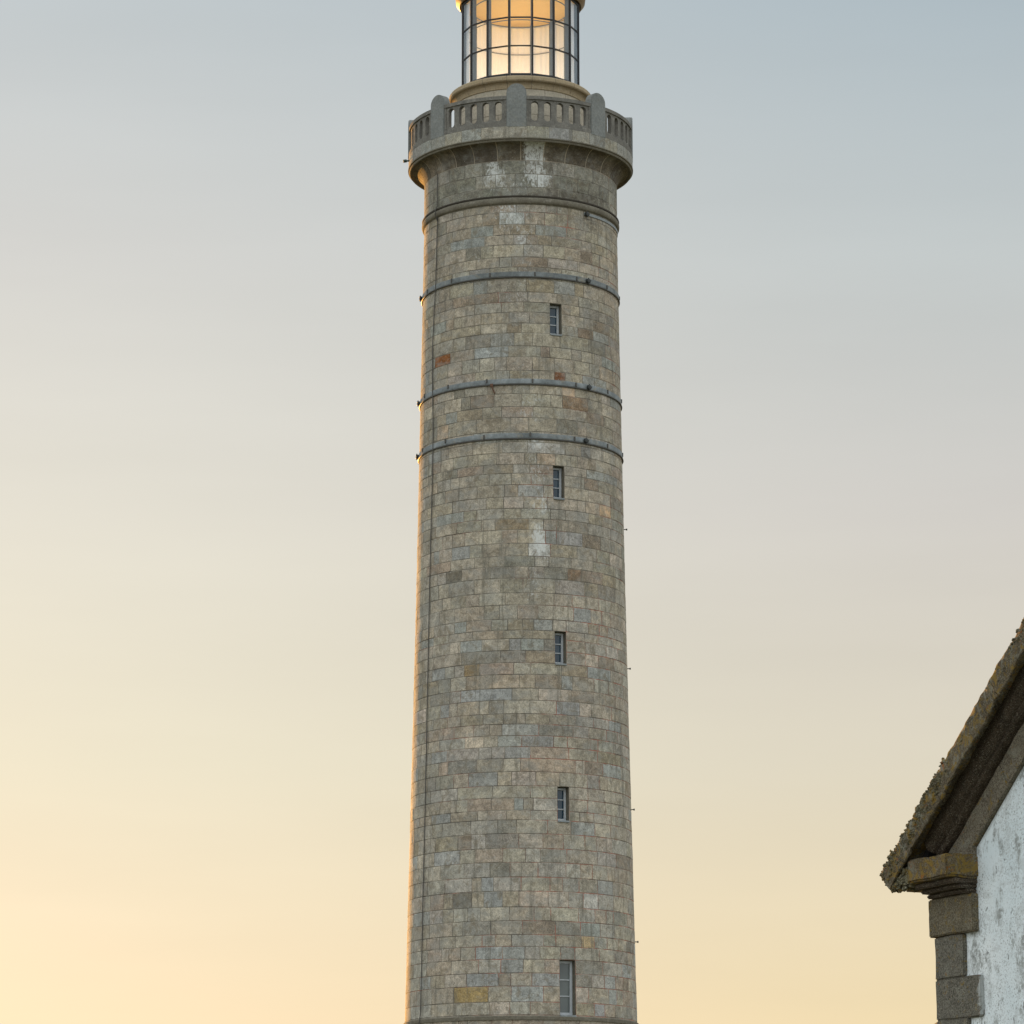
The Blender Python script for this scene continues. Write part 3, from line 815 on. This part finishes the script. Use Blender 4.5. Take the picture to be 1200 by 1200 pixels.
# kneeler (cornice return)
def slab(name,mat,s0,s1,n1,z0,z1,n0=-.03,bev=.008,irr=.005,parent=HS,cut=.035,mirror=False):
    bm=bmesh.new(); bmesh.ops.create_cube(bm,size=1)
    for v in bm.verts: v.co=Vector(((v.co.x+.5)*(s1-s0)+s0,-((v.co.y+.5)*(n1-n0)+n0),(v.co.z+.5)*(z1-z0)+z0))
    bmesh.ops.recalc_face_normals(bm,faces=bm.faces)
    bmesh.ops.bevel(bm,geom=bm.edges[:],offset=bev,segments=2,affect='EDGES')
    mx=max(s1-s0,n1-n0,z1-z0); 
    for _ in range(3):
        es=[e for e in bm.edges if e.calc_length()>cut*1.5]
        if es: bmesh.ops.subdivide_edges(bm,edges=es,cuts=1,use_grid_fill=True)
    for v in bm.verts:
        v.co+=noise.noise_vector(v.co*6)*irr+noise.noise_vector(v.co*22)*irr*.6
        if mirror: v.co.x=GW-v.co.x
    bmesh.ops.recalc_face_normals(bm,faces=bm.faces)
    mb=MB(); mb.bm(bm); o=mb.build(name,mat,parent); smooth_angle(o,40); return o
for mir in (False,True):
    kn=slab('kneeler',M['kneeler'],.055,.60,.245,4.175,4.335,bev=.014,irr=.010,mirror=mir)
    slab('eave_stone',M['moss'],-.185,.075,.240,4.150,4.30,n0=-.1,bev=.02,irr=.016,mirror=mir)
    slab('kneeler_moulding',M['mould'],.05,.585,.185,4.135,4.173,parent=HS,mirror=mir)
    slab('kneeler_moulding',M['mould'],.045,.575,.135,4.105,4.134,parent=HS,mirror=mir)
    slab('kneeler_moulding',M['mould'],.04,.570,.085,4.075,4.104,parent=HS,mirror=mir)
    slab('corner_stone',M['quoin_tan'],.0,.585,.05,3.811,4.074,n0=-.25,mirror=mir)
    slab('corner_stone',M['band'],.03,.585,.03,4.30,4.46,n0=-.05,mirror=mir)
    z=3.810; i=0
    while z>0.05:
        h=random.uniform(.27,.31); z0=max(0,z-h)
        slab('quoin',M['quoin_grey'],.035,(.44 if i%2==0 else .64)+random.uniform(-.02,.02),.028,z0+.0005,z-.0005,n0=-.25,mirror=mir)
        z=z0; i+=1
# render slightly proud against quoins edge: worn scabs are in the material
# lichen clumps along the coping edge
bm=bmesh.new(); rng=random.Random(5)
proto=bmesh.new(); bmesh.ops.create_icosphere(proto,subdivisions=1,radius=1)
pv=[v.co.copy() for v in proto.verts]; pf=[[v.index for v in f.verts] for f in proto.faces]; proto.free()
lm=MB()
def clump(p,r):
    sd=rng.random()*50; vs=[]
    for v in pv:
        k=1+.75*noise.noise(v*1.7+Vector((sd,0,0)))
        vs.append(Vector(p)+Vector((v.x*r*k,v.y*r*k,v.z*r*k*.85)))
    lm.add(vs,pf)
def on_rake(t,q,n): return (t*CA-q*SA,-n,GZ0+t*SA+q*CA)
def dens(t):
    if t<1.02: return 1.0
    if t<1.12: return .4
    if t<2.0: return .03
    return .16
def spot(t):
    q=(.434 if t<1.12 else .427)+rng.gauss(0,.005); n=rng.uniform(.10,.262)
    e=rng.random()
    if e<.38: q=rng.uniform(.31,.425); n=.268
    t=max(t,-.012)
    if t<.12 and rng.random()<.55: q=rng.uniform(.345,.43); t=rng.uniform(-.03,.0); n=rng.uniform(.03,.262)
    return t,q,n
N=0
while N<1500:
    t=rng.uniform(-.04,3.2)
    if rng.random()>dens(t): continue
    t,q,n=spot(t); clump(on_rake(t,q,n),rng.uniform(.006,.012)); N+=1
N=0
while N<420:                         # lichen cushions, each a tight cluster of lobes
    t=rng.uniform(-.04,3.2)
    if rng.random()>dens(t): continue
    t,q,n=spot(t); c0=Vector(on_rake(t,q,n)); Rr=rng.uniform(.012,.032)*(1 if t<1.12 else .75); N+=1
    if n>.265: Rr*=.6
    clump(c0,Rr*.8)
    for _ in range(9):
        d_=Vector((rng.gauss(0,1),rng.gauss(0,1),rng.gauss(0,1))).normalized()
        clump(c0+d_*Rr*.75,Rr*rng.uniform(.28,.45))
for _ in range(150):
    f_=rng.random()
    if f_<.5: p=(rng.uniform(-.19,-.18),-rng.uniform(.0,.245),rng.uniform(4.15,4.29))
    elif f_<.8: p=(rng.uniform(-.185,.03),-.243,rng.uniform(4.15,4.28))
    else: p=(rng.uniform(-.185,.02),-rng.uniform(.1,.24),4.148)
    Rr=rng.uniform(.008,.020); clump(p,Rr)
    for _k in range(5):
        d_=Vector((rng.gauss(0,1),rng.gauss(0,1),rng.gauss(0,1))).normalized(); clump(Vector(p)+d_*Rr*.8,Rr*.4)
o=lm.build('lichen',M['moss'],HS); o['kind']='stuff'

# ================================================================== LOW SHED behind the house corner (its roof edge just shows)
def mk_shed():
    sh=empty('shed',(5.0,38.0,0),R_(0))
    tag(sh,'low outbuilding roof edge just showing beside the foot of the house corner','shed')
    w=MB(); w.bevbox((2.0,1.5,1.9),(3.6,3.0,3.8),None,.02); w.build('wall',M['limewash'],sh)
    r=MB(); vs=[(-.12,-.2,3.75),(4.2,-.2,3.75),(4.2,3.2,3.75),(-.12,3.2,3.75),(1.9,-.2,5.25),(1.9,3.2,5.25),(-.12,-.2,3.85),(4.2,-.2,3.85),(4.2,3.2,3.85),(-.12,3.2,3.85),(1.9,-.2,5.15),(1.9,3.2,5.15)]
    r.add([(-.15,-.2,3.74),(1.9,-.2,5.1),(4.2,-.2,3.74),(4.2,-.2,3.83),(1.9,-.2,5.2),(-.15,-.2,3.83),
           (-.15,3.2,3.74),(1.9,3.2,5.1),(4.2,3.2,3.74),(4.2,3.2,3.83),(1.9,3.2,5.2),(-.15,3.2,3.83)],
          [(0,1,4,5),(1,2,3,4),(6,11,10,7),(7,10,9,8),(5,4,10,11),(4,3,9,10),(0,6,7,1),(1,7,8,2),(0,5,11,6),(2,8,9,3)])
    r.build('roof',mat_stone('old_tile',(.07,.05,.032),(.05,.036,.024),None,3),sh)
    return sh

_d=ray(1093,1197); _k=38/_d.y
SHED=(_d.x*_k,38.0,CAM_Z+_k*_d.z)
sh=mk_shed(); sh.location=(SHED[0]+.12,38,SHED[2]-3.93)
# ================================================================== GROUND
m=MB(); S=4000
n=24; vs=[];fs=[]
for i in range(n+1):
    for j in range(n+1): vs.append((-S+2*S*i/n,-S+2*S*j/n,0))
for i in range(n):
    for j in range(n): a=i*(n+1)+j; fs.append((a,a+n+1,a+n+2,a+1))
m.add(vs,fs)
t=NT('short_coastal_grass'); a=t.noise(.15,6,.6); b=t.noise(3,6,.7)
c=t.mix(t.mapr(a,.35,.65),(.10,.11,.05),(.16,.14,.08)); c=t.mix(t.mapr(b,.55,.7,0,.7),c,(.22,.20,.16)); t.base(c)
t.bump(b,.6,.05)
g=m.build('ground',t.m); g['kind']='structure'

# ================================================================== SKY, SUN, CAMERA
SUN_AZ=R_(18.5)      # left of straight ahead
SUN_EL=R_(2.0)
NSTR=.012
w=bpy.data.worlds.new("World"); scene.world=w; w.use_nodes=True
nt=w.node_tree; nt.nodes.clear()
def wn(k,**kw):
    x=nt.nodes.new(k)
    for a,v in kw.items(): setattr(x,a,v)
    return x
out=wn('ShaderNodeOutputWorld'); bg=wn('ShaderNodeBackground'); bg2=wn('ShaderNodeBackground'); add=wn('ShaderNodeAddShader')
sky=wn('ShaderNodeTexSky',sky_type='NISHITA'); sky.sun_disc=False; sky.sun_elevation=SUN_EL; sky.sun_rotation=-SUN_AZ
sky.air_density=1.0; sky.dust_density=2.0; sky.ozone_density=1.0
nt.links.new(sky.outputs[0],bg.inputs[0]); bg.inputs[1].default_value=NSTR
tc=wn('ShaderNodeTexCoord'); sp=wn('ShaderNodeSeparateXYZ'); nt.links.new(tc.outputs['Generated'],sp.inputs[0])
SKYL=[(0.0,(242,224,186)),(.0645,(237,223,193)),(.135,(224,222,202)),(.205,(217,217,207)),(.274,(206,208,206)),(.342,(189,198,202)),(.42,(172,186,196))]
SKYR=[(0.0,(240,212,166)),(.0645,(231,214,175)),(.135,(213,207,190)),(.205,(202,200,196)),(.274,(190,197,198)),(.342,(169,183,191)),(.42,(153,170,185))]
NISH=(0,0,0)
def ramp(st):
    r=wn('ShaderNodeValToRGB'); e=r.color_ramp.elements
    cols=[(p,srgb(*c)) for p,c in st]+[(.60,(.80,.84,.90,1)),(1.0,(1.02,1.04,1.06,1))]  # upper stops lie out of view, brightened as fill
    e[0].position=cols[0][0]; e[0].color=cols[0][1]; e[1].position=1.0; e[1].color=cols[-1][1]
    for p,c in cols[1:-1]:
        x=e.new(p); x.color=c
    nt.links.new(sp.outputs[2],r.inputs[0]); return r
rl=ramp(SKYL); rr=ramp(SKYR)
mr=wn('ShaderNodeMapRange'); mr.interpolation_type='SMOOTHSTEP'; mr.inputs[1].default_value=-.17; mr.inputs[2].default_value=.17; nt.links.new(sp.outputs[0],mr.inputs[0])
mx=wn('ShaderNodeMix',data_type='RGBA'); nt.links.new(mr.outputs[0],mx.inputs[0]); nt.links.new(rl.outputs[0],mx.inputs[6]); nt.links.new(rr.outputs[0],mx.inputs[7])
# sky away from the sunset: unseen, brightened into an even neutral fill
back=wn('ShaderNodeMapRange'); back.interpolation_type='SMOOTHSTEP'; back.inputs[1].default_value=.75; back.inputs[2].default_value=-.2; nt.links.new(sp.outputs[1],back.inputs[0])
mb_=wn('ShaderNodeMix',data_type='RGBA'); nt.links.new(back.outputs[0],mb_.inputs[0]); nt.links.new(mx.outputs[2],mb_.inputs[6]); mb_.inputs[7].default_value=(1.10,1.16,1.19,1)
# faint cloud wisps
mp=wn('ShaderNodeMapping'); mp.inputs['Scale'].default_value=(2.2,2.2,14); nt.links.new(tc.outputs['Generated'],mp.inputs[0])
nz_=wn('ShaderNodeTexNoise'); nz_.inputs['Scale'].default_value=2.4; nz_.inputs['Detail'].default_value=5; nt.links.new(mp.outputs[0],nz_.inputs[0])
nm=wn('ShaderNodeMapRange'); nm.inputs[1].default_value=.3; nm.inputs[2].default_value=.7; nm.inputs[3].default_value=.975; nm.inputs[4].default_value=1.025; nt.links.new(nz_.outputs[0],nm.inputs[0])
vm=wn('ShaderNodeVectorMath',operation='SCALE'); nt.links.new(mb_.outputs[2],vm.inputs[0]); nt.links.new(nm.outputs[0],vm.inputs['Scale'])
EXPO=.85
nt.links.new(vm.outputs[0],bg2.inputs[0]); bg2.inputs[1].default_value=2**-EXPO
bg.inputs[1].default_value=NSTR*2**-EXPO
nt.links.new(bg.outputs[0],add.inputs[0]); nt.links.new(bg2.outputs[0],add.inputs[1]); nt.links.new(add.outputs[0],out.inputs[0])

sl=bpy.data.lights.new('sun','SUN'); sl.energy=5.0; sl.angle=R_(.6); sl.color=(1,.47,.10)
so=bpy.data.objects.new('sun',sl); COL.objects.link(so)
d=Vector((-math.sin(SUN_AZ)*math.cos(SUN_EL),math.cos(SUN_AZ)*math.cos(SUN_EL),math.sin(SUN_EL)))   # towards the sun
so.rotation_euler=d.to_track_quat('Z','Y').to_euler(); so.location=(-30,60,60)

cam=bpy.data.cameras.new('camera'); co=bpy.data.objects.new('camera',cam); COL.objects.link(co); scene.camera=co
cam.sensor_width=36; cam.sensor_height=36; cam.lens=36*F_PX/1200; cam.clip_end=9000; cam.clip_start=.5
co.location=(0,0,CAM_Z); co.rotation_euler=(math.pi/2+PITCH,0,0)
vs_=scene.view_settings; vs_.view_transform='Standard'; vs_.look='None'; vs_.exposure=EXPO; vs_.gamma=1
print('verts',sum(len(o.data.vertices) for o in bpy.data.objects if o.type=='MESH'))
